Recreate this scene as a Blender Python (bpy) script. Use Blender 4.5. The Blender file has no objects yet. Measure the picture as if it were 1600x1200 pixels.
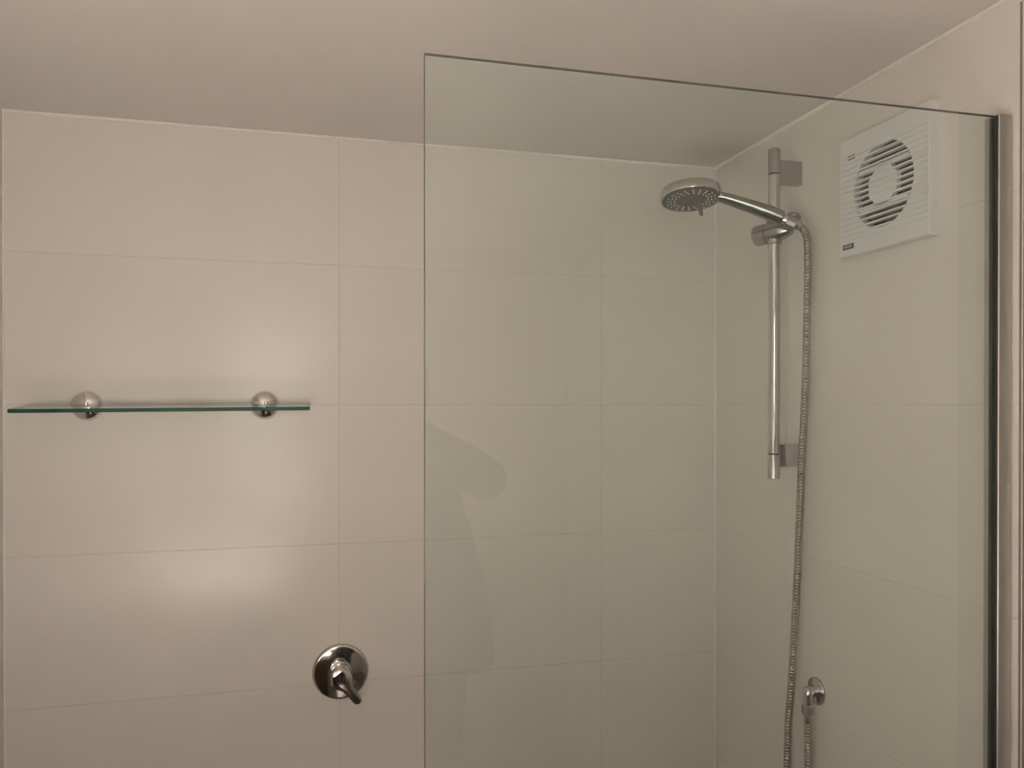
import bpy, bmesh, math, random
from mathutils import Vector, Matrix
random.seed(7)
scene = bpy.context.scene
R = math.radians

# ------------------------------------------------------------------ camera
cam_data = bpy.data.cameras.new('camera')
cam_data.sensor_width = 36.0
cam_data.lens = 1240.0 / 1600.0 * 36.0
cam_data.shift_y = 38.0 / 1600.0
cam_data.clip_start = 0.01
cam = bpy.data.objects.new('camera', cam_data)
scene.collection.objects.link(cam)
cam.location = (0, 0, 1.6)
cam.rotation_euler = (R(90 - 0.27), 0, -math.atan(317 / 1240))
scene.camera = cam

# ------------------------------------------------------------------ world, exposure
world = bpy.data.worlds.new('world')
scene.world = world
world.use_nodes = True
world.node_tree.nodes['Background'].inputs[0].default_value = (0.02, 0.018, 0.016, 1)
world.node_tree.nodes['Background'].inputs[1].default_value = 0.2
scene.view_settings.view_transform = 'Standard'
scene.view_settings.look = 'None'
scene.view_settings.gamma = 1.0
scene.view_settings.use_curve_mapping = False
scene.view_settings.exposure = -0.15
PANE_POWER = 6.8                       # the lit frosted door behind the photographer
PANE_COLOR = (1.0, 0.89, 0.80, 1)
UP_POWER = 2100.0                      # narrow downlight over the white basin

# ------------------------------------------------------------------ room dimensions (metres)
XL, XR = -0.579, 0.9586
YB, YF = 1.749, -1.05
ZC = 2.175

# ------------------------------------------------------------------ materials
def mat(name, color, rough=0.5, metal=0.0, spec=0.5, bump=0.0, bscale=60.0, vary=0.0, vscale=4.0, emit=None, power=0.0, coat=0.0):
    m = bpy.data.materials.new(name); m.use_nodes = True
    nt = m.node_tree; b = nt.nodes['Principled BSDF']
    b.inputs['Base Color'].default_value = (*color, 1)
    b.inputs['Roughness'].default_value = rough
    b.inputs['Metallic'].default_value = metal
    b.inputs['Specular IOR Level'].default_value = spec
    b.inputs['Coat Weight'].default_value = coat
    tc = nt.nodes.new('ShaderNodeTexCoord')
    if vary:
        n = nt.nodes.new('ShaderNodeTexNoise'); n.inputs['Scale'].default_value = vscale
        n.inputs['Detail'].default_value = 4
        nt.links.new(tc.outputs['Object'], n.inputs['Vector'])
        r = nt.nodes.new('ShaderNodeValToRGB')
        r.color_ramp.elements[0].position = 0.3; r.color_ramp.elements[1].position = 0.7
        r.color_ramp.elements[0].color = (*[c * (1 - vary) for c in color], 1)
        r.color_ramp.elements[1].color = (*[min(1, c * (1 + vary)) for c in color], 1)
        nt.links.new(n.outputs['Fac'], r.inputs['Fac'])
        nt.links.new(r.outputs['Color'], b.inputs['Base Color'])
    if bump:
        n = nt.nodes.new('ShaderNodeTexNoise'); n.inputs['Scale'].default_value = bscale
        n.inputs['Detail'].default_value = 3
        nt.links.new(tc.outputs['Object'], n.inputs['Vector'])
        bp = nt.nodes.new('ShaderNodeBump'); bp.inputs['Strength'].default_value = bump
        bp.inputs['Distance'].default_value = 0.002
        nt.links.new(n.outputs['Fac'], bp.inputs['Height'])
        nt.links.new(bp.outputs['Normal'], b.inputs['Normal'])
    if emit:
        b.inputs['Emission Color'].default_value = emit
        b.inputs['Emission Strength'].default_value = power
    return m

def pane_glass(name, tint, refl, rough=0.0):
    """Clear flat glass: straight-through tinted transmission; the outer face mirrors by a Schlick curve."""
    m = bpy.data.materials.new(name); m.use_nodes = True
    nt = m.node_tree; nt.nodes.clear()
    out = nt.nodes.new('ShaderNodeOutputMaterial')
    tr = nt.nodes.new('ShaderNodeBsdfTransparent'); tr.inputs[0].default_value = (*tint, 1)
    gl = nt.nodes.new('ShaderNodeBsdfGlossy'); gl.inputs['Roughness'].default_value = rough
    gl.inputs['Color'].default_value = (0.93, 1.0, 0.96, 1)
    lw = nt.nodes.new('ShaderNodeLayerWeight'); lw.inputs['Blend'].default_value = 0.5
    pw = nt.nodes.new('ShaderNodeMath'); pw.operation = 'POWER'; pw.inputs[1].default_value = 5
    ml = nt.nodes.new('ShaderNodeMath'); ml.operation = 'MULTIPLY_ADD'
    ml.inputs[1].default_value = 1 - refl; ml.inputs[2].default_value = refl
    geo = nt.nodes.new('ShaderNodeNewGeometry')
    inv = nt.nodes.new('ShaderNodeMath'); inv.operation = 'SUBTRACT'; inv.inputs[0].default_value = 1
    fin = nt.nodes.new('ShaderNodeMath'); fin.operation = 'MULTIPLY'
    mx = nt.nodes.new('ShaderNodeMixShader')
    L = nt.links.new
    L(lw.outputs['Facing'], pw.inputs[0]); L(pw.outputs[0], ml.inputs[0])
    L(geo.outputs['Backfacing'], inv.inputs[1]); L(inv.outputs[0], fin.inputs[0]); L(ml.outputs[0], fin.inputs[1])
    L(fin.outputs[0], mx.inputs[0]); L(tr.outputs[0], mx.inputs[1]); L(gl.outputs[0], mx.inputs[2])
    L(mx.outputs[0], out.inputs['Surface'])
    return m

M = {
    'tile': mat('painted_tile', (0.79, 0.755, 0.71), rough=0.21, spec=0.40, bump=0.03, bscale=7, vary=0.012, vscale=3),
    'grout': mat('tile_joint', (0.70, 0.665, 0.62), rough=0.5),
    'ceiling': mat('ceiling_paint', (0.82, 0.785, 0.745), rough=0.75, bump=0.1, bscale=120, vary=0.012, vscale=2.5),
    'wall': mat('wall_paint', (0.76, 0.73, 0.69), rough=0.6, vary=0.012),
    'floor': mat('floor_tile', (0.13, 0.11, 0.095), rough=0.5, vary=0.08, vscale=20),
    'bead': mat('sealant', (0.90, 0.87, 0.83), rough=0.5),
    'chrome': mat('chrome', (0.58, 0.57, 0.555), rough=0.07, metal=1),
    'bright': mat('bright_chrome', (0.82, 0.81, 0.79), rough=0.05, metal=1),  # lighter chrome copy, bright reflections put into the colour
    'handle': mat('handle_chrome', (0.33, 0.33, 0.31), rough=0.2, metal=1),  # chrome darkened to stand for the dim room it mirrors
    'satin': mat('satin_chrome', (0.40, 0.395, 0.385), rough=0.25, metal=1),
    'hose': mat('hose_metal', (0.40, 0.37, 0.33), rough=0.2, metal=1),
    'alu': mat('anodised_aluminium', (0.47, 0.45, 0.43), rough=0.35, metal=0.6),
    'black': mat('black_rubber', (0.012, 0.014, 0.013), rough=0.5),
    'white': mat('white_plastic', (0.77, 0.775, 0.785), rough=0.4),
    'dark': mat('recess_shade', (0.012, 0.011, 0.010), rough=0.6),  # near black, stands for shade inside the fan and its holes
    'blade': mat('blade_plastic', (0.07, 0.066, 0.06), rough=0.5),  # blade colour darkened for the shade behind the slats
    'face': mat('spray_face', (0.075, 0.08, 0.07), rough=0.45, spec=0.3),
    'nozzle': mat('nozzle_rubber', (0.80, 0.80, 0.78), rough=0.5),
    'glass': pane_glass('screen_glass', (0.972, 0.997, 0.988), 0.085),
    'shelfglass': pane_glass('shelf_glass', (0.93, 0.965, 0.945), 0.07),
    'edge': mat('glass_edge', (0.03, 0.032, 0.026), rough=0.2),
    'green': mat('green_glass_edge', (0.009, 0.068, 0.047), rough=0.35, spec=0.2, vary=0.25, vscale=15),
    'trim': mat('door_trim', (0.20, 0.17, 0.145), rough=0.5),
    'trimlight': mat('door_trim_bead', (0.75, 0.71, 0.67), rough=0.4),
    'litpane': mat('lit_frosted_pane', (0.8, 0.8, 0.78), rough=0.6, emit=PANE_COLOR, power=PANE_POWER),
    'ceramic': mat('white_ceramic', (0.90, 0.89, 0.87), rough=0.25),
    'wood': mat('brown_laminate', (0.13, 0.09, 0.06), rough=0.5, vary=0.15, vscale=12),
    'badge': mat('badge_print', (0.36, 0.34, 0.31), rough=0.4, vary=0.5, vscale=500),
    'skin': mat('skin', (0.55, 0.36, 0.27), rough=0.5),
    'hair': mat('hair', (0.03, 0.022, 0.018), rough=0.5),
    'shirt': mat('dark_knit', (0.030, 0.028, 0.030), rough=0.9, bump=0.3, bscale=300),
    'denim': mat('denim', (0.035, 0.045, 0.085), rough=0.9, bump=0.3, bscale=400),
    'shoe': mat('shoe', (0.03, 0.03, 0.03), rough=0.6),
    'eye': mat('eye', (0.04, 0.03, 0.025), rough=0.15),
    'phone': mat('phone_body', (0.03, 0.03, 0.035), rough=0.25),
}

# ------------------------------------------------------------------ helpers
COL = scene.collection
def obj(name, bm_or_mesh, m, parent=None, smooth=False):
    if isinstance(bm_or_mesh, bmesh.types.BMesh):
        bmesh.ops.recalc_face_normals(bm_or_mesh, faces=bm_or_mesh.faces[:])
        me = bpy.data.meshes.new(name); bm_or_mesh.to_mesh(me); bm_or_mesh.free()
    else:
        me = bm_or_mesh
    ms = m if isinstance(m, (list, tuple)) else [m]
    if not me.materials:
        for k in ms: me.materials.append(M[k])
    if smooth:
        me.shade_smooth()
        me.set_sharp_from_angle(angle=R(38))
    o = bpy.data.objects.new(name, me); COL.objects.link(o)
    if parent is not None:
        o.parent = parent
        o.matrix_parent_inverse = parent.matrix_world.inverted() if parent.type != 'EMPTY' else Matrix.Translation(-Vector(parent.location))
    return o

def thing(name, label, cat, loc=(0, 0, 0), group=None):
    o = bpy.data.objects.new(name, None); COL.objects.link(o)
    o.empty_display_size = 0.05
    o.location = loc; tag(o, label, cat, group); return o

def tag(o, label, cat, group=None):
    o['label'] = label; o['category'] = cat
    if group: o['group'] = group
    return o

def struct(o, label=None):
    o['kind'] = 'structure'
    if label: o['label'] = label
    return o

def box(bm, lo, hi, bevel=0.0, seg=2, mi=0):
    r = bmesh.ops.create_cube(bm, size=1)
    vs = r['verts']
    for v in vs:
        v.co = Vector([lo[i] + (v.co[i] + 0.5) * (hi[i] - lo[i]) for i in range(3)])
    es = list({e for v in vs for e in v.link_edges})
    fs = list({f for v in vs for f in v.link_faces})
    for f in fs: f.material_index = mi
    if bevel:
        bmesh.ops.bevel(bm, geom=es, offset=bevel, segments=seg, profile=0.5, affect='EDGES')
    return bm

def B(lo, hi, bevel=0.0, seg=2):
    return box(bmesh.new(), lo, hi, bevel, seg)

def frame_of(axis, hint=(0, 0, 1)):
    a = Vector(axis).normalized(); h = Vector(hint)
    if abs(a.dot(h)) > 0.97: h = Vector((0, 1, 0))
    s = h.cross(a).normalized(); t = a.cross(s).normalized()
    return s, t, a

def lathe(bm, profile, origin, axis, n=48, hint=(0, 0, 1), mi=0):
    """profile: list of (radius, height along axis)."""
    s, t, a = frame_of(axis, hint); o = Vector(origin); rings = []
    for r, h in profile:
        if r < 1e-6:
            rings.append([bm.verts.new(o + a * h)])
        else:
            rings.append([bm.verts.new(o + a * h + (s * math.cos(2 * math.pi * k / n) + t * math.sin(2 * math.pi * k / n)) * r) for k in range(n)])
    for p, q in zip(rings, rings[1:]):
        for k in range(n):
            j = (k + 1) % n
            if len(p) == 1 and len(q) == 1: continue
            if len(p) == 1: f = bm.faces.new((p[0], q[j], q[k]))
            elif len(q) == 1: f = bm.faces.new((p[k], p[j], q[0]))
            else: f = bm.faces.new((p[k], p[j], q[j], q[k]))
            f.material_index = mi
    for ring in (rings[0], rings[-1]):
        if len(ring) > 1:
            bm.faces.new(ring).material_index = mi
    return bm

def sgnpow(v, e): return math.copysign(abs(v) ** e, v)
def tube(bm, pts, rads, n=16, hint=(0, 0, 1), cap=True, e=1.0):
    """Tapered tube along pts; a radius may be a pair (side, other)."""
    pts = [Vector(p) for p in pts]; rings = []
    side = None
    for i, p in enumerate(pts):
        d = (pts[min(i + 1, len(pts) - 1)] - pts[max(i - 1, 0)]).normalized()
        if side is None:
            side, oth, _ = frame_of(d, hint)
        else:
            side = (side - d * side.dot(d)).normalized(); oth = d.cross(side).normalized()
        r = rads[i] if isinstance(rads, (list, tuple)) else rads
        ra, rb = r if isinstance(r, (list, tuple)) else (r, r)
        rings.append([bm.verts.new(p + side * sgnpow(math.cos(2 * math.pi * k / n), e) * ra + oth * sgnpow(math.sin(2 * math.pi * k / n), e) * rb) for k in range(n)])
    for p, q in zip(rings, rings[1:]):
        for k in range(n):
            j = (k + 1) % n
            bm.faces.new((p[k], p[j], q[j], q[k]))
    if cap:
        bm.faces.new(rings[0]); bm.faces.new(rings[-1])
    return bm

def catmull(pts, step):
    pts = [Vector(p) for p in pts]; P = [2 * pts[0] - pts[1]] + pts + [2 * pts[-1] - pts[-2]]
    dense = []
    for i in range(1, len(P) - 2):
        for k in range(40):
            t = k / 40
            a, b, c, d = P[i - 1], P[i], P[i + 1], P[i + 2]
            dense.append(0.5 * ((2 * b) + (c - a) * t + (2 * a - 5 * b + 4 * c - d) * t * t + (3 * b - a - 3 * c + d) * t ** 3))
    dense.append(pts[-1])
    out = [dense[0]]; acc = 0
    for p, q in zip(dense, dense[1:]):
        L = (q - p).length; s = step - acc
        while s <= L:
            out.append(p.lerp(q, s / L)); s += step
        acc = L - (s - step)
    return out

# ------------------------------------------------------------------ the setting
floor = struct(obj('floor', B((XL - .1, YF - .1, -.1), (XR + .1, YB + .1, 0)), 'floor'), 'brown grey bathroom floor')
ceiling = struct(obj('ceiling', B((XL - .1, YF - .1, ZC), (XR + .1, YB + .1, ZC + .1)), 'ceiling'), 'plain off white painted ceiling')
wall_back = struct(obj('wall_back', B((XL - .1, YB + .0006, 0), (XR + .1, YB + .1, ZC)), 'grout'), 'off white tiled wall behind the shelf and mixer')
wall_right = struct(obj('wall_right', B((XR + .0006, YF, 0), (XR + .1, YB + .0095, ZC)), 'grout'), 'off white tiled wall carrying the shower rail and fan')
wall_left = struct(obj('wall_left', B((XL - .1, YF, 0), (XL - .0006, YB + .0095, ZC)), 'grout'), 'off white tiled wall at the left edge')

DX0, DX1, DZ1 = -0.46, 0.06, 2.10
bm = bmesh.new()
box(bm, (XL - .1, YF - .1, 0), (DX0, YF, ZC)); box(bm, (DX1, YF - .1, 0), (XR + .1, YF, ZC)); box(bm, (DX0, YF - .1, DZ1), (DX1, YF, ZC))
wall_front = struct(obj('wall_front', bm, 'wall'), 'painted wall behind the photographer with a glazed door')

JG = 0.0008       # half of the joint between two tiles
def tile_mesh(w, h, key, cache={}):
    k = (round(w, 4), round(h, 4))
    if k not in cache:
        bm = B((-w / 2, -.0095, -h / 2), (w / 2, 0, h / 2), 0.0004, 1)
        bmesh.ops.recalc_face_normals(bm, faces=bm.faces[:])
        me = bpy.data.meshes.new('tile'); bm.to_mesh(me); bm.free(); me.materials.append(M['tile'])
        cache[k] = me
    return cache[k]

ROWS = [0, .1, .4, .7, 1.0, 1.3, 1.6, 1.9, ZC]
# small lippage of the two tiles either side of the joint under the shelf
TILT = {(0, 5): (R(0.06), 0), (0, 4): (R(-0.16), R(0.03)), (0, 6): (R(-0.05), R(-0.03)), (1, 6): (0, R(0.05)), (1, 5): (R(.03), R(.05))}
def tile_wall(parent, cols, place, jg=JG):
    for ci, (a, b) in enumerate(zip(cols, cols[1:])):
        for ri, (c, d) in enumerate(zip(ROWS, ROWS[1:])):
            w, h = b - a - 2 * jg, d - c - 2 * jg
            if ri == len(ROWS) - 2: h += jg
            o = bpy.data.objects.new('tile', tile_mesh(w, h, None)); COL.objects.link(o)
            o.parent = parent
            place(o, (a + b) / 2, (c + d) / 2, ci, ri)

def place_back(o, u, z, ci, ri):
    tx, tz = TILT.get((ci, ri), (R(random.uniform(-.04, .04)), R(random.uniform(-.04, .04))))
    lift = abs(tx) * o.dimensions.z / 2 + abs(tz) * o.dimensions.x / 2      # keep every corner proud of the joint
    o.location = (u, YB + .0095 - lift, z); o.rotation_euler = (tx, 0, tz)
def place_right(o, u, z, ci, ri):
    o.location = (XR + .0095, u, z); o.rotation_euler = (0, 0, R(-90))
def place_left(o, u, z, ci, ri):
    o.location = (XL - .0095, u, z); o.rotation_euler = (0, 0, R(90))
tile_wall(wall_back, [XL, .0628, .6628, XR], place_back)
tile_wall(wall_right, [YF, -.953, -.353, .247, .847, 1.447, YB], place_right, .0002)
tile_wall(wall_left, [YF, -.871, -.271, .329, .929, 1.529, YB], place_left, .0003)

# sealant beads in the corners
def bead(name, a, b, r, jitter, label, seed):
    rnd = random.Random(seed); a, b = Vector(a), Vector(b); n = max(8, int((b - a).length / .008))
    ph = [rnd.uniform(0, 6) for _ in range(3)]
    pts = []; rr = []
    for i in range(n + 1):
        t = i / n
        w = .5 * math.sin(9 * t + ph[0]) + .3 * math.sin(23 * t + ph[1]) + .2 * math.sin(51 * t + ph[2])
        pts.append(a.lerp(b, t)); rr.append(max(r * .35, r * (1 + jitter * w)))
    return struct(obj(name, tube(bmesh.new(), pts, rr, 8), 'bead', smooth=True), label)
bead('trim_1', (XL, YB - .0005, ZC - .0005), (XR, YB - .0005, ZC - .0005), .0042, .45, 'uneven white sealant bead between ceiling and shelf wall', 1)
bead('trim_2', (XR - .0005, YF, ZC - .0005), (XR - .0005, YB, ZC - .0005), .0052, .35, 'uneven white sealant bead between ceiling and fan wall', 2)
bead('trim_3', (XR - .0003, YB - .0003, 0), (XR - .0003, YB - .0003, ZC), .0022, .3, 'thin sealant bead in the shower corner', 3)
bead('trim_4', (XL + .0003, YB - .0003, 0), (XL + .0003, YB - .0003, ZC), .0024, .3, 'thin sealant bead in the left corner', 4)

# narrow dark trim on the right wall at the frame edge
t5 = struct(obj('trim_5', B((XR - .0030, .8908, 0), (XR + .002, .8945, 2.158), .0006, 1), 'trim'), 'dark narrow vertical trim at the right edge of the wall')
obj('bead_strip', B((XR - .0030, .8886, 0), (XR + .002, .8905, 2.158), .0006, 1), 'trimlight', t5)
obj('cover_strip', B((XR - .0030, .830, 0), (XR + .002, .8882, 2.158), .0006, 1), 'trim', t5)

# glazed door with lit frosted panes in the wall behind the photographer
bm = bmesh.new()
for lo, hi in (((DX0, 0), (DX0 + .05, DZ1)), ((DX1 - .05, 0), (DX1, DZ1)), ((DX0 + .05, DZ1 - .05), (DX1 - .05, DZ1)),
               ((DX0 + .05, 0), (DX1 - .05, .98))):
    box(bm, (lo[0], YF - .06, lo[1]), (hi[0], YF - .02, hi[1]))
door = struct(obj('door_1', bm, 'wood'), 'brown door with a lit frosted upper pane')
obj('pane', B((DX0 + .05, YF - .045, .98), (DX1 - .05, YF - .035, DZ1 - .05)), 'litpane', door)
obj('door_handle', B((DX1 - .04, YF - .02, .90), (DX1 - .015, YF + .02, .94), .004), 'chrome', door)

# vanity on the left wall beside the photographer: white basin under a recessed downlight
VX0, VX1, VY0, VY1, VZ = XL + .001, -.10, -.43, .39, .84
VC = -.02
van = thing('vanity_cabinet', 'brown vanity cabinet beside the photographer', 'cabinet', (-.34, VC, 0))
obj('carcass', B((VX0, VY0 + .01, .08), (VX1 - .03, VY1 - .01, VZ), .002), 'wood', van)
for k in range(2):
    y0 = VY0 + .012 + k * .40
    d = obj('door', B((VX1 - .03, y0, .10), (VX1 - .012, y0 + .396, VZ - .01), .002), 'wood', van)
    obj('handle', B((VX1 - .012, y0 + (.34 if k == 0 else .03), .60), (VX1 + .004, y0 + (.355 if k == 0 else .045), .72), .003), 'chrome', d)
bas = thing('wash_basin', 'white ceramic wash basin on the vanity', 'basin', (-.34, VC, VZ))
bm = bmesh.new(); NX, NY = 24, 36; grid = []
for i in range(NX + 1):
    row = []
    for k in range(NY + 1):
        x = VX0 + (VX1 - VX0) * i / NX; y = VY0 + (VY1 - VY0) * k / NY
        q = ((x + .315) / .17) ** 2 + ((y - VC) / .27) ** 2
        row.append(bm.verts.new((x, y, VZ + .075 - (.065 * (1 - q) ** .5 if q < 1 else 0))))
    grid.append(row)
for i in range(NX):
    for k in range(NY): bm.faces.new((grid[i][k], grid[i + 1][k], grid[i + 1][k + 1], grid[i][k + 1]))
ed = [e for e in bm.edges if e.is_boundary]
for v in bmesh.ops.extrude_edge_only(bm, edges=ed)['geom']:
    if isinstance(v, bmesh.types.BMVert): v.co.z = VZ + .0005
obj('bowl', bm, 'ceramic', bas, True)
obj('waste', lathe(bmesh.new(), [(.022, 0), (.022, .003), (0, .004)], (-.315, VC, VZ + .010), (0, 0, 1), 24), 'chrome', bas, True)
tap = thing('basin_tap', 'chrome basin tap behind the bowl', 'tap', (-.525, VC, VZ + .075))
obj('spout', tube(bmesh.new(), [(-.525, VC, VZ + .076), (-.525, VC, VZ + .17), (-.515, VC, VZ + .185), (-.44, VC, VZ + .175), (-.425, VC, VZ + .16)], [.020, .019, .015, .012, .011], 20), 'chrome', tap, True)
obj('tap_lever', tube(bmesh.new(), [(-.525, VC, VZ + .18), (-.525, VC, VZ + .205), (-.49, VC, VZ + .225)], [.014, .010, .006], 14), 'chrome', tap, True)
DL = (-.32, VC, ZC)
dl = thing('ceiling_downlight', 'small white recessed ceiling downlight above the basin', 'downlight', DL)
obj('bezel', lathe(bmesh.new(), [(.034, -.010), (.034, -.0005), (.046, -.0005), (.046, -.003), (.040, -.006), (.034, -.010)], DL, (0, 0, 1), 40), 'white', dl, True)
sd_ = bpy.data.lights.new('lamp', 'SPOT'); sd_.energy = UP_POWER; sd_.color = PANE_COLOR[:3]
sd_.spot_size = R(37); sd_.spot_blend = .5; sd_.shadow_soft_size = .03
so = bpy.data.objects.new('lamp', sd_); COL.objects.link(so); so.parent = dl; so.location = (0, 0, -.012)

# ------------------------------------------------------------------ shower screen
scr = thing('shower_screen', 'tall clear frameless glass shower screen fixed to the fan wall', 'shower screen', (.54, .919, 0))
GY0, GY1, GX0, GX1, GZ = .9160, .9220, .1297, .9545, 2.0070
def glass_sheet(lo, hi, arris, thin_axis, mats, name, parent):
    """A sheet with arrised edges: broad faces clear (slot 0), rim and arrises edge material (slot 1)."""
    bm = B(lo, hi, arris, 1)
    bm.normal_update()
    for f in bm.faces:
        f.material_index = 0 if abs(f.normal[thin_axis]) > .9 else 1
    return obj(name, bm, mats, parent)
glass_sheet((GX0, GY0, .012), (GX1, GY1, GZ), .0005, 1, ['glass', 'edge'], 'glass_pane', scr)
# U channel on the wall
bm = bmesh.new()
prof = [(.934, .9080), (.9352, .9068), (.9555, .9068), (.9586, .9095), (.9586, .9290), (.9555, .9312), (.934, .9312), (.934, .9235), (.9552, .9235), (.9552, .9145), (.934, .9145)]
lo = [bm.verts.new((x, y, .0)) for x, y in prof]; hi = [bm.verts.new((x, y, 2.0062)) for x, y in prof]
for k in range(len(prof)):
    j = (k + 1) % len(prof); bm.faces.new((lo[k], lo[j], hi[j], hi[k]))
bm.faces.new(lo); bm.faces.new(hi)
ch = obj('wall_channel', bm, 'alu', scr); ch['label'] = 'grey aluminium wall channel'
bm = bmesh.new(); box(bm, (.9322, .9080, .012), (.9342, .9158, 2.0050), .0006, 1)
sl = obj('seal', bm, 'black', scr); sl['label'] = 'thin black seal along the channel'

# ------------------------------------------------------------------ glass shelf
shelf = thing('glass_shelf', 'clear glass shelf with green edge on two chrome wall mounts', 'shelf', (-.264, 1.745, 1.600))
sp = glass_sheet((-.266, -.116, -.0036), (.266, -.004, .0036), .0009, 2, ['shelfglass', 'green'], 'shelf_pane', None)
sp.location = (-.2647, 1.7365, 1.5999); sp.rotation_euler = (R(4.8), R(-.45), 0)
sp.parent = shelf; sp.matrix_parent_inverse = Matrix.Translation(-Vector(shelf.location))
for sx, zc in ((-.4300, 1.5975), (-.0905, 1.5990)):
    r0, dep, n = .0305, .0215, 14
    sup = None
    for top in (1, 0):
        bm = bmesh.new()
        prof = [(r0 * .985, 0.0), (r0, .0012)] + [(r0 * math.cos(a) ** .9, .0018 + dep * math.sin(a)) for a in [math.pi / 2 * k / n for k in range(1, n)]] + [(0, .0018 + dep)]
        lathe(bm, prof, (sx, YB - .0002, zc), (0, -1, 0), 56)
        res = bmesh.ops.bisect_plane(bm, geom=bm.verts[:] + bm.edges[:] + bm.faces[:], plane_co=(sx, YB, zc + (.0033 if top else -.0033)),
                                     plane_no=(0, 0, -1 if top else 1), clear_outer=True)
        eg = [e for e in res['geom_cut'] if isinstance(e, bmesh.types.BMEdge)]
        try: bmesh.ops.contextual_create(bm, geom=eg)
        except Exception: pass
        if sup is None:
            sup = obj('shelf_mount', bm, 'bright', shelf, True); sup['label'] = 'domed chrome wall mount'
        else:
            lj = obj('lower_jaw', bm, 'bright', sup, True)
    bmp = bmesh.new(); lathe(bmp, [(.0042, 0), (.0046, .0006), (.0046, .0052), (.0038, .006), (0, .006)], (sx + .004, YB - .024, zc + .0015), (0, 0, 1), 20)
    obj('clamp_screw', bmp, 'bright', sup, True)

# ------------------------------------------------------------------ shower mixer
mx = thing('shower_mixer', 'round chrome shower mixer with single lever on tiled wall', 'mixer tap', (.0649, YB, 1.0247))
c = Vector((.0649, YB, 1.0247))
pl = obj('cover_plate', lathe(bmesh.new(), [(.0592, 0), (.0597, .002), (.0590, .0055), (.0565, .0078), (.0535, .0086), (.0, .0086)], c, (0, -1, 0), 72), 'chrome', mx, True)
obj('collar', lathe(bmesh.new(), [(.0245, .0086), (.0245, .016), (.0235, .017), (.0235, .0185), (.0245, .0195), (.0245, .0225), (.0235, .0235), (.0, .0235)], c, (0, -1, 0), 56), 'chrome', mx, True)
obj('body', lathe(bmesh.new(), [(.0222, .0235), (.0222, .056), (.0212, .0578), (0, .0578)], c, (0, -1, 0), 56), 'chrome', mx, True)
# lever: cap that runs out into a flat paddle pointing down and to the right
ld = Vector((.569, .10, -.811)).normalized()
c0 = c + Vector((0, -.0590, 0))
bm = bmesh.new(); n = 14
sd = ld.cross(Vector((0, 1, 0))).normalized(); up = sd.cross(ld).normalized()
if up.y > 0: up = -up
st = [(-.0228, .004, .004), (-.0205, .0130, .0045), (-.014, .0190, .005), (-.004, .0224, .0055), (.006, .0210, .0058), (.014, .0165, .006), (.021, .0128, .006), (.030, .0106, .0058), (.042, .0097, .0052), (.054, .0095, .0046), (.0605, .0088, .004), (.0640, .0066, .0034), (.0655, .0030, .0026)]
rings = []
for s, w, h in st:
    # the paddle leaves the cap plane gradually
    k = max(0, min(1, (s + .004) / .02)); flat = Vector((ld.x, 0, ld.z)).normalized()
    base = c0 + (flat * s if s < 0 else flat * s * (1 - k) + ld * s * k)
    dirv = ld if s > .006 else flat
    q = sd
    upv = Vector((0, -1, 0)).lerp(up, k).normalized()
    rings.append([bm.verts.new(base + q * math.copysign(abs(math.cos(2 * math.pi * m / n)) ** .6, math.cos(2 * math.pi * m / n)) * w + upv * math.copysign(abs(math.sin(2 * math.pi * m / n)) ** .6, math.sin(2 * math.pi * m / n)) * h) for m in range(n)])
for p, q in zip(rings, rings[1:]):
    for k in range(n):
        j = (k + 1) % n; bm.faces.new((p[k], p[j], q[j], q[k]))
bm.faces.new(rings[0]); bm.faces.new(rings[-1])
obj('lever', bm, 'chrome', mx, True)

# ------------------------------------------------------------------ slide rail
RX, RY = .9000, 1.407
rail = thing('slide_rail', 'vertical chrome shower slide rail with block brackets', 'shower rail', (RX, RY, 1.4517))
rr = .0118
obj('rail_tube', lathe(bmesh.new(), [(rr, 1.503), (rr, 2.0575)], (RX, RY, 0), (0, 0, 1), 40), 'chrome', rail, True)
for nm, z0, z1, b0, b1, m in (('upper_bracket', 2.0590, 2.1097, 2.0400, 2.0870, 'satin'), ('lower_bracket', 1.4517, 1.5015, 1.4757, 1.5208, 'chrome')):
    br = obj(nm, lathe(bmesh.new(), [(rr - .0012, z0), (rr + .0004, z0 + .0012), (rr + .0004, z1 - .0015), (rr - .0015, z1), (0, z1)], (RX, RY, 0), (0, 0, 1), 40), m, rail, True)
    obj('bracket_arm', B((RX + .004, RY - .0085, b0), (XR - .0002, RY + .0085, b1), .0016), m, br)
    zz = z0 if nm.startswith('upper') else z1
    obj('joint_ring', lathe(bmesh.new(), [(rr - .0008, zz - .0012), (rr - .0008, zz + .0012)], (RX, RY, 0), (0, 0, 1), 32), 'black', br, True)
# slider: barrel across the rail, knob at the far end, cradle for the hand shower at the near end
a0 = Vector((.8805, 1.4440, 1.9415)); a1 = Vector((.9170, 1.3755, 1.9460))
ax = (a1 - a0).normalized(); L = (a1 - a0).length
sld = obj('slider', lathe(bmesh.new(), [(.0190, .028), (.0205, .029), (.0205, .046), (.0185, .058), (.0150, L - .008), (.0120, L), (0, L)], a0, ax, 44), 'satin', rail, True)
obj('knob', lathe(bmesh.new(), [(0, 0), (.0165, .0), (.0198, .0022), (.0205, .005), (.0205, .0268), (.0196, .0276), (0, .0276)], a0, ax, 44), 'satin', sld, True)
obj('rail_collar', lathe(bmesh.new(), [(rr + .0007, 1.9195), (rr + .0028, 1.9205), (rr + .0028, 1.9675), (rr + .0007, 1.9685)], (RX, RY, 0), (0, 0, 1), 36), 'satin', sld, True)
hd = (Vector((.9186, 1.3546, 1.9475)) - Vector((.8718, 1.3733, 1.9714))).normalized()
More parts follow.
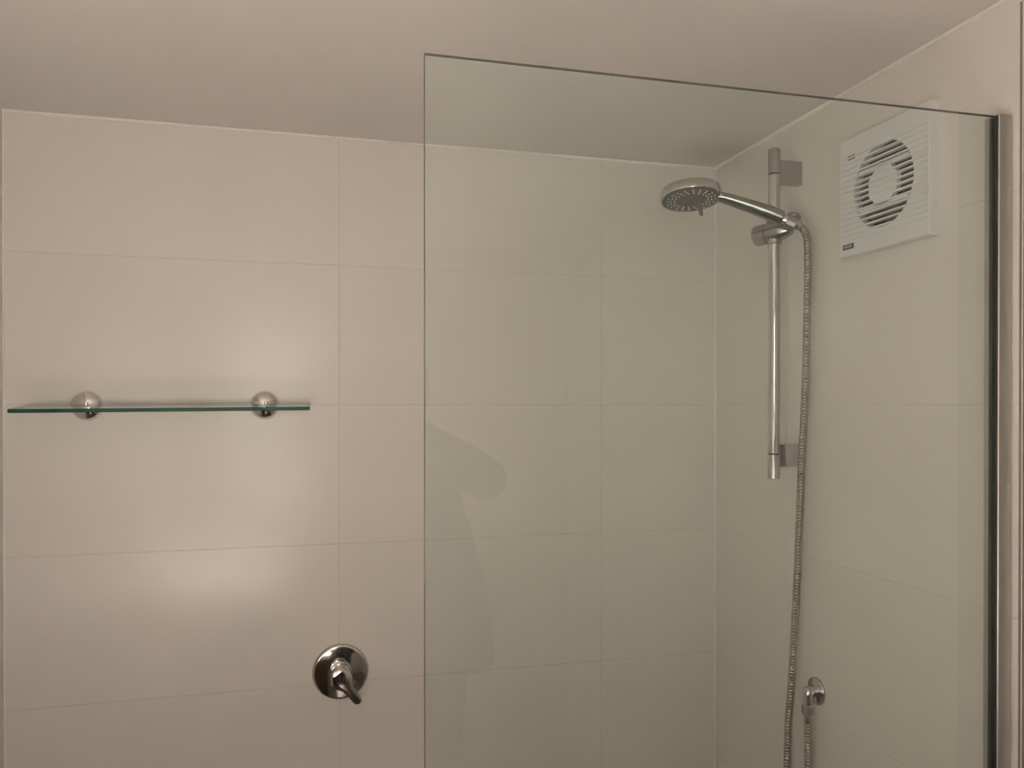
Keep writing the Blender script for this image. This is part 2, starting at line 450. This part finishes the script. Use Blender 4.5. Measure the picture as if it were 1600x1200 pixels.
hc = Vector((.9052, 1.3600, 1.9540))
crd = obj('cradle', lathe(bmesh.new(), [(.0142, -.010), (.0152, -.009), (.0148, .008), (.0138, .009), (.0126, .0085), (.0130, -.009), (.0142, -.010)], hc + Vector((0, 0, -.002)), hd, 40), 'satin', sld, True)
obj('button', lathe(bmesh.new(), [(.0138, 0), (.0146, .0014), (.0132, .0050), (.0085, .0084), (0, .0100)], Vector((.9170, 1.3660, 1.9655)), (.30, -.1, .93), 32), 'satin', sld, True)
obj('button_gap', lathe(bmesh.new(), [(.0118, -.0035), (.0136, -.0004), (0, -.0004)], Vector((.9170, 1.3660, 1.9655)), (.30, -.1, .93), 28), 'black', sld, True)  # black disc put in for the shade under the button

# ------------------------------------------------------------------ hand shower
hs = thing('hand_shower', 'chrome hand shower with round spray head resting in the slider', 'shower head', (.73, 1.43, 2.0))
hn = Vector((-.0265, -.168, -.9858)).normalized()
HC = Vector((.7300, 1.4300, 2.0040))
body = obj('head_shell', lathe(bmesh.new(), [(.0555, -.0005), (.0590, .0002), (.0600, -.0025), (.0600, -.0150), (.0585, -.0185), (.0500, -.0215), (.030, -.0240), (0, -.0248)][::1], HC, hn, 72), 'chrome', hs, True)
fc = obj('spray_face', lathe(bmesh.new(), [(.0560, -.002), (.0560, .0004), (.0545, .0012), (0, .0016)], HC, hn, 64), 'face', hs, True)
s_, t_, a_ = frame_of(hn)
bm = bmesh.new()
for k in range(20):
    an = 2 * math.pi * k / 20
    for j, rad in enumerate((.0325, .0395, .0465)):
        p = HC + (s_ * math.cos(an + j * .045) + t_ * math.sin(an + j * .045)) * rad
        lathe(bm, [(.0016, .0008), (.0015, .0026), (0, .0031)], p, hn, 8)
nz = obj('spray_nozzles', bm, 'nozzle', fc); nz['kind'] = 'stuff'
obj('selector_tab', tube(bmesh.new(), [(.7185, 1.3800, 1.9880), (.7205, 1.3765, 1.9770), (.7232, 1.3755, 1.9630), (.7240, 1.3755, 1.9590)], [.0040, .0038, .0036, .0020], 14), 'face', hs, True)
axis_pts = [(.7780, 1.4110, 2.0070), (.7860, 1.4078, 2.0062), (.8000, 1.4022, 2.0015), (.8381, 1.3868, 1.9865), (.8718, 1.3733, 1.9714), (.8890, 1.3664, 1.9630), (.8925, 1.3650, 1.9612)]
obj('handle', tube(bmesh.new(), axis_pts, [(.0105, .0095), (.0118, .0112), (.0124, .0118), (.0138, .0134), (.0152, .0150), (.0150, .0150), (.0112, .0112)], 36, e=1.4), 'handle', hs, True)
obj('neck', lathe(bmesh.new(), [(.0092, -.016), (.0098, -.012), (.0098, .006), (.0090, .008), (.0, .008)], hc, hd, 36), 'chrome', hs, True)

# ------------------------------------------------------------------ shower hose
hose = thing('shower_hose', 'ribbed metal shower hose looping from hand shower to wall elbow', 'hose', (.935, 1.38, .62))
hp = [(.9190, 1.3545, 1.9472), (.9265, 1.3520, 1.9415), (.9325, 1.3495, 1.9300), (.9350, 1.3475, 1.9123), (.9352, 1.3468, 1.8700), (.9350, 1.3472, 1.8256), (.9350, 1.3509, 1.6896), (.9350, 1.3568, 1.5902), (.9350, 1.3648, 1.4899), (.9350, 1.3708, 1.3888),
      (.9350, 1.3789, 1.2611), (.9350, 1.3850, 1.1835), (.9350, 1.3913, 1.1053), (.9350, 1.3997, 1.0256), (.9350, 1.4083, .9580), (.9350, 1.4120, .8657), (.9340, 1.4150, .7600),
      (.9340, 1.4090, .6850), (.9345, 1.3830, .6420), (.9350, 1.3560, .6800), (.9365, 1.3480, .7600), (.9380, 1.3470, .8946), (.9380, 1.3471, .9853)]
path = catmull(hp, .0010)
bm = bmesh.new(); n = 14
rads = [.0060 + .0020 * abs(math.sin(math.pi * i * .0010 / .0062)) ** .6 for i in range(len(path))]
obj('hose_tube', tube(bm, path, rads, n), 'hose', hose, True)
obj('handset_nut', lathe(bmesh.new(), [(.0085, -.004), (.0098, -.003), (.0098, .009), (.0088, .0105), (0, .0105)], (.9140, 1.3566, 1.9496), hd, 28), 'chrome', hose, True)
ez = 1.347
obj('elbow_nut', lathe(bmesh.new(), [(.0112, .9985), (.0124, 1.0005), (.0124, 1.0165), (.0114, 1.0180), (0, 1.0180)], (.938, ez, 0), (0, 0, 1), 8), 'chrome', hose)
obj('ferrule', lathe(bmesh.new(), [(.0079, .9840), (.0083, .9850), (.0083, 1.0), (.0, 1.0)], (.938, ez, 0), (0, 0, 1), 28), 'hose', hose, True)

# ------------------------------------------------------------------ wall elbow
el = thing('wall_elbow', 'small chrome wall elbow feeding the shower hose', 'wall outlet', (XR, ez, 1.042))
obj('wall_plate', lathe(bmesh.new(), [(.0268, 0), (.0268, .0025), (.0255, .0042), (.020, .0052), (0, .0052)], (XR, 1.3490, 1.0420), (-1, 0, 0), 56), 'chrome', el, True)
bm = bmesh.new()
tube(bm, [(XR - .004, 1.3485, 1.0420), (.9470, 1.348, 1.0420), (.9425, 1.3472, 1.0415), (.9390, ez, 1.0370), (.938, ez, 1.0310), (.938, ez, 1.0185)], [.0105, .0105, .0106, .0112, .0113, .0113], 32, hint=(0, 1, 0))
lathe(bm, [(0, .0135), (.0045, .0128), (.0080, .0105), (.0103, .0065), (.0113, .0)], (.938, ez, 1.0400), (0, 0, 1), 32)
lathe(bm, [(.0113, 1.019), (.0113, 1.0400)], (.938, ez, 0), (0, 0, 1), 32)
obj('elbow_pipe', bm, 'chrome', el, True)

# ------------------------------------------------------------------ extractor fan on the right wall
FX = .9410; FY0, FY1, FZ0, FZ1 = 1.0435, 1.2600, 1.8665, 2.0785
fan = thing('extractor_fan', 'white slatted extractor fan with round opening on the wall', 'extractor fan', (XR, 1.1517, 1.8665))
# front panel: a plate with a round hole and returned sides
FC = (1.1488, 1.9735); FR = .0722; n = 64
bm = bmesh.new()
def edge_pt(an):
    dy, dz = math.cos(an), math.sin(an)
    t = min(((FY1 - FC[0]) if dy > 0 else (FC[0] - FY0)) / max(1e-6, abs(dy)), ((FZ1 - FC[1]) if dz > 0 else (FC[1] - FZ0)) / max(1e-6, abs(dz)))
    return FC[0] + dy * t, FC[1] + dz * t
ang = sorted([2 * math.pi * k / n for k in range(n)] + [math.atan2(z - FC[1], y - FC[0]) % (2 * math.pi) for y in (FY0, FY1) for z in (FZ0, FZ1)])
cols = []
for an in ang:
    y, z = edge_pt(an); cy, cz = FC[0] + FR * math.cos(an), FC[1] + FR * math.sin(an)
    my, mz = FC[0] + (y - FC[0]) * .985, FC[1] + (z - FC[1]) * .985
    cols.append([bm.verts.new(v) for v in ((.9570, cy, cz), (FX + .0002, cy, cz), (FX, my, mz), (FX + .0016, y, z), (XR - .0002, y, z))])
for p, q in zip(cols, cols[1:] + cols[:1]):
    for k in range(4):
        bm.faces.new((p[k], p[k + 1], q[k + 1], q[k]))
obj('front_panel', bm, 'white', fan)
for i in range(16):
    z = 2.0435 - i * .0099
    o = obj('slat', B((FX - .0011, FY0 + .0022, z - .0018), (FX + .0080, FY1 - .0075, z + .0014), .0004, 1), 'white', fan)
# inside: back and blades darkened as duct shade, solid centre with two cross bars
obj('duct_shade', lathe(bmesh.new(), [(FR - .0003, .9560), (FR - .0003, .9578), (0, .9578)], (0, FC[0], FC[1]), (1, 0, 0), 48), 'dark', fan)
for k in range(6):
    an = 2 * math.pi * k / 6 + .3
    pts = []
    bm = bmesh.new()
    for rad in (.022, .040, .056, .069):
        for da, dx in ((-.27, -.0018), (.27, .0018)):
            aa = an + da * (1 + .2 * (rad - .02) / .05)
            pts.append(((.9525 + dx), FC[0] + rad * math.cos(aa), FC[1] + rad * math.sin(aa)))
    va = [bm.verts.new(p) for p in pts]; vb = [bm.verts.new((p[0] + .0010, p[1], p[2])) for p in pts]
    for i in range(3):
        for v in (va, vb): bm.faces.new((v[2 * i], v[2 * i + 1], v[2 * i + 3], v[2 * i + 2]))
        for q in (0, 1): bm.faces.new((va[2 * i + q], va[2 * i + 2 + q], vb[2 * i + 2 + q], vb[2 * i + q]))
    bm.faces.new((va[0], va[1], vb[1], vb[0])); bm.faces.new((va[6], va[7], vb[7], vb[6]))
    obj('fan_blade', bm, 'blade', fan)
obj('centre_boss', lathe(bmesh.new(), [(.0362, FX), (.0362, FX + .009), (0, FX + .009)], (0, FC[0], FC[1]), (1, 0, 0), 8, hint=(0, math.sin(R(22.5)), math.cos(R(22.5)))), 'white', fan)
for zz in (FC[1] + .0335, FC[1] - .0335):
    hw = math.sqrt(FR ** 2 - .040 ** 2)
    obj('cross_bar', B((FX, FC[0] - hw, zz - .0030), (FX + .004, FC[0] + hw, zz + .0030), .0003, 1), 'white', fan)
bd = obj('badge', B((FX - .0016, 1.2215, 1.8795), (FX + .001, 1.2490, 1.8885), .0003, 1), 'black', fan); bd['label'] = 'small black badge plate'
obj('badge_print', B((FX - .0019, 1.2240, 1.8815), (FX, 1.2465, 1.8865)), 'badge', bd)
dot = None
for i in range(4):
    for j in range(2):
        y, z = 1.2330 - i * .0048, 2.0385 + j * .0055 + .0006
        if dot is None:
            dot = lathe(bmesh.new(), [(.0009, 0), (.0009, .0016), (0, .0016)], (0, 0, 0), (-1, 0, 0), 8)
            o = obj('vent_hole', dot, 'dark', None); dot = o  # raised dark dot standing for the shade of a hole
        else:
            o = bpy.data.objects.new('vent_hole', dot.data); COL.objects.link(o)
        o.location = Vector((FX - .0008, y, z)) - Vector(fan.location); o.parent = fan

# ------------------------------------------------------------------ photographer (seen as a dim reflection in the glass)
def remeshed(bm, voxel, smooth_it=6):
    me = bpy.data.meshes.new('tmp'); bm.to_mesh(me); bm.free()
    o = bpy.data.objects.new('tmp', me); COL.objects.link(o)
    md = o.modifiers.new('r', 'REMESH'); md.mode = 'VOXEL'; md.voxel_size = voxel
    if smooth_it:
        s = o.modifiers.new('s', 'SMOOTH'); s.factor = .5; s.iterations = smooth_it
    dg = bpy.context.evaluated_depsgraph_get(); dg.update()
    res = bpy.data.meshes.new_from_object(o.evaluated_get(dg))
    bpy.data.objects.remove(o); bpy.data.meshes.remove(me)
    res.materials.clear()
    return res

per = thing('person', 'photographer in dark top and jeans mirrored dimly in the glass screen', 'person', (.25, -.46, 0))
PX, PYY = .25, -.46
RSH, REL, RWR = (.405, -.455, 1.42), (.460, -.205, 1.400), (.215, -.075, 1.548)
LSH, LEL, LWR = (.095, -.455, 1.42), (-.060, -.235, 1.385), (-.085, -.075, 1.545)
SIDE = (0, 1, 0)
def limbs(bm, grow, arms=True, legs=True, torso=True, hands=True, head=True):
    g = grow
    if torso:
        tube(bm, [(PX, PYY, .86), (PX, PYY, .94), (PX, PYY, 1.05), (PX, PYY, 1.2), (PX, PYY, 1.34), (PX, PYY, 1.42), (PX, PYY + .01, 1.47)],
             [(.185 + g, .12 + g), (.19 + g, .125 + g), (.17 + g, .11 + g), (.165 + g, .11 + g), (.175 + g, .115 + g), (.16 + g, .09 + g), (.075 + g, .06 + g)], 24, hint=SIDE)
        for s in (RSH, LSH):
            tube(bm, [(PX, PYY, 1.40), ((PX + s[0]) / 2, PYY, 1.415), s], [.08 + g, .07 + g, .055 + g], 14)
    if arms:
        for s, e, w in ((RSH, REL, RWR), (LSH, LEL, LWR)):
            s, e, w = Vector(s), Vector(e), Vector(w)
            tube(bm, [s, s.lerp(e, .5), e, e + (e - s) * .08], [.056 + g, .050 + g, .045 + g, .025 + g], 16)
            tube(bm, [e + (e - w) * .10, e, e.lerp(w, .35), w], [.028 + g, .046 + g, .045 + g, .029 + g], 16)
    if legs:
        for sx in (-1, 1):
            hx = PX + sx * .095
            tube(bm, [(hx, PYY, .93), (hx, PYY, .75), (hx, PYY + .01, .50), (hx, PYY, .30), (hx, PYY - .01, .09)], [.098 + g, .088 + g, .058 + g, .056 + g, .038 + g], 18, hint=SIDE)
    if head:
        tube(bm, [(PX, PYY + .01, 1.44), (PX, PYY + .03, 1.56)], [.058, .054], 16, hint=SIDE)
        tube(bm, [(PX, PYY + .06, 1.525), (PX, PYY + .055, 1.56), (PX, PYY + .045, 1.62), (PX, PYY + .04, 1.68), (PX, PYY + .04, 1.725), (PX, PYY + .04, 1.745)],
             [(.035, .05), (.058, .075), (.073, .095), (.076, .098), (.058, .072), (.02, .025)], 22, hint=SIDE)
        tube(bm, [(PX, PYY + .138, 1.645), (PX, PYY + .158, 1.60), (PX, PYY + .13, 1.592)], [.008, .014, .012], 10)
        for sx in (-1, 1):
            tube(bm, [(PX + sx * .074, PYY + .03, 1.66), (PX + sx * .083, PYY + .022, 1.63), (PX + sx * .075, PYY + .03, 1.595)], [.008, .013, .008], 8, hint=SIDE)
        tube(bm, [(PX - .022, PYY + .130, 1.572), (PX, PYY + .138, 1.573), (PX + .022, PYY + .130, 1.572)], [.005, .008, .005], 8)
    if hands:
        for side, w in ((1, Vector(RWR)), (-1, Vector(LWR))):
            grip = Vector((.135, -.045, 1.580)) if side > 0 else Vector((-.058, -.045, 1.582))
            d = (grip - w).normalized()
            tube(bm, [w - d * .02, w.lerp(grip, .5), grip], [.028, (.036, .020), (.036, .018)], 14, hint=(0, 1, 0))
            for k in range(4):
                z = 1.612 - k * .0185; ln = (.92, 1.0, .95, .78)[k]
                b = grip + Vector((0, 0, z - grip.z))
                b = grip.lerp(b, .9)
                inw = -side
                tube(bm, [grip.lerp(b, .6), b + Vector((-inw * .004, .016, 0)), b + Vector((inw * .012, .030, 0)) * ln, b + Vector((inw * .034, .030, 0)) * ln], [.0095, .0092, .0085, .0068], 10)
            tube(bm, [grip + Vector((0, -.008, -.010)), grip + Vector((-side * .014, -.012, .004)), grip + Vector((-side * .036, -.009, .014)), grip + Vector((-side * .048, -.008, .018))], [.013, .0115, .0105, .0075], 10)
    return bm
bodym = remeshed(limbs(bmesh.new(), -.004), .0052, 4)
bo = obj('body', bodym, 'skin', per, True)
bm = limbs(bmesh.new(), .010, legs=False, hands=False, head=False, torso=True)
tube(bm, [(PX, PYY, .84), (PX, PYY, 1.0), (PX, PYY, 1.2), (PX, PYY, 1.32)], [(.285, .165), (.272, .155), (.222, .135), (.185, .12)], 28, hint=SIDE)
obj('shirt', remeshed(bm, .0075, 14), 'shirt', per, True)
bm = limbs(bmesh.new(), .012, arms=False, torso=False, hands=False, head=False)
tube(bm, [(PX, PYY, .80), (PX, PYY, .95)], [(.19, .135), (.195, .135)], 24, hint=SIDE)
obj('jeans', remeshed(bm, .008, 4), 'denim', per, True)
for sx in (-1, 1):
    hx = PX + sx * .095
    bm = tube(bmesh.new(), [(hx, PYY - .075, .045), (hx, PYY - .03, .055), (hx, PYY + .06, .045), (hx, PYY + .14, .034), (hx, PYY + .185, .028)], [(.03, .03), (.045, .055), (.048, .045), (.048, .034), (.030, .020)], 18, hint=(0, 0, 1))
    for v in bm.verts: v.co.z = max(v.co.z, .001)
    obj('shoe', bm, 'shoe', per, True)
bm = bmesh.new()
tube(bm, [(PX, PYY + .005, 1.57), (PX, PYY + .008, 1.64), (PX, PYY + .022, 1.70), (PX, PYY + .034, 1.74), (PX, PYY + .036, 1.758)],
     [(.074, .075), (.084, .085), (.082, .096), (.058, .072), (.015, .02)], 22, hint=SIDE)
obj('hair', bm, 'hair', per, True)
for sx in (-1, 1):
    obj('eye', lathe(bmesh.new(), [(0, -.004), (.009, -.001), (.009, .001), (0, .004)], (PX + sx * .031, PYY + .130, 1.645), (0, 1, 0), 14), 'eye', per, True)

ph = thing('mobile_phone', 'dark mobile phone held up by the photographer', 'phone', (.04, -.028, 1.59))
bm = B((-.075, -.004, -.036), (.075, .004, .036), .0035)
o = obj('phone_body', bm, 'phone'); o.parent = ph
o.rotation_euler = (0, 0, -math.atan(317 / 1240))
o2 = obj('lens', lathe(bmesh.new(), [(.0075, .0), (.0075, .0055), (0, .0055)], (-.050, .0, .016), (0, 1, 0), 20), 'eye'); o2.parent = ph
o2.rotation_euler = o.rotation_euler
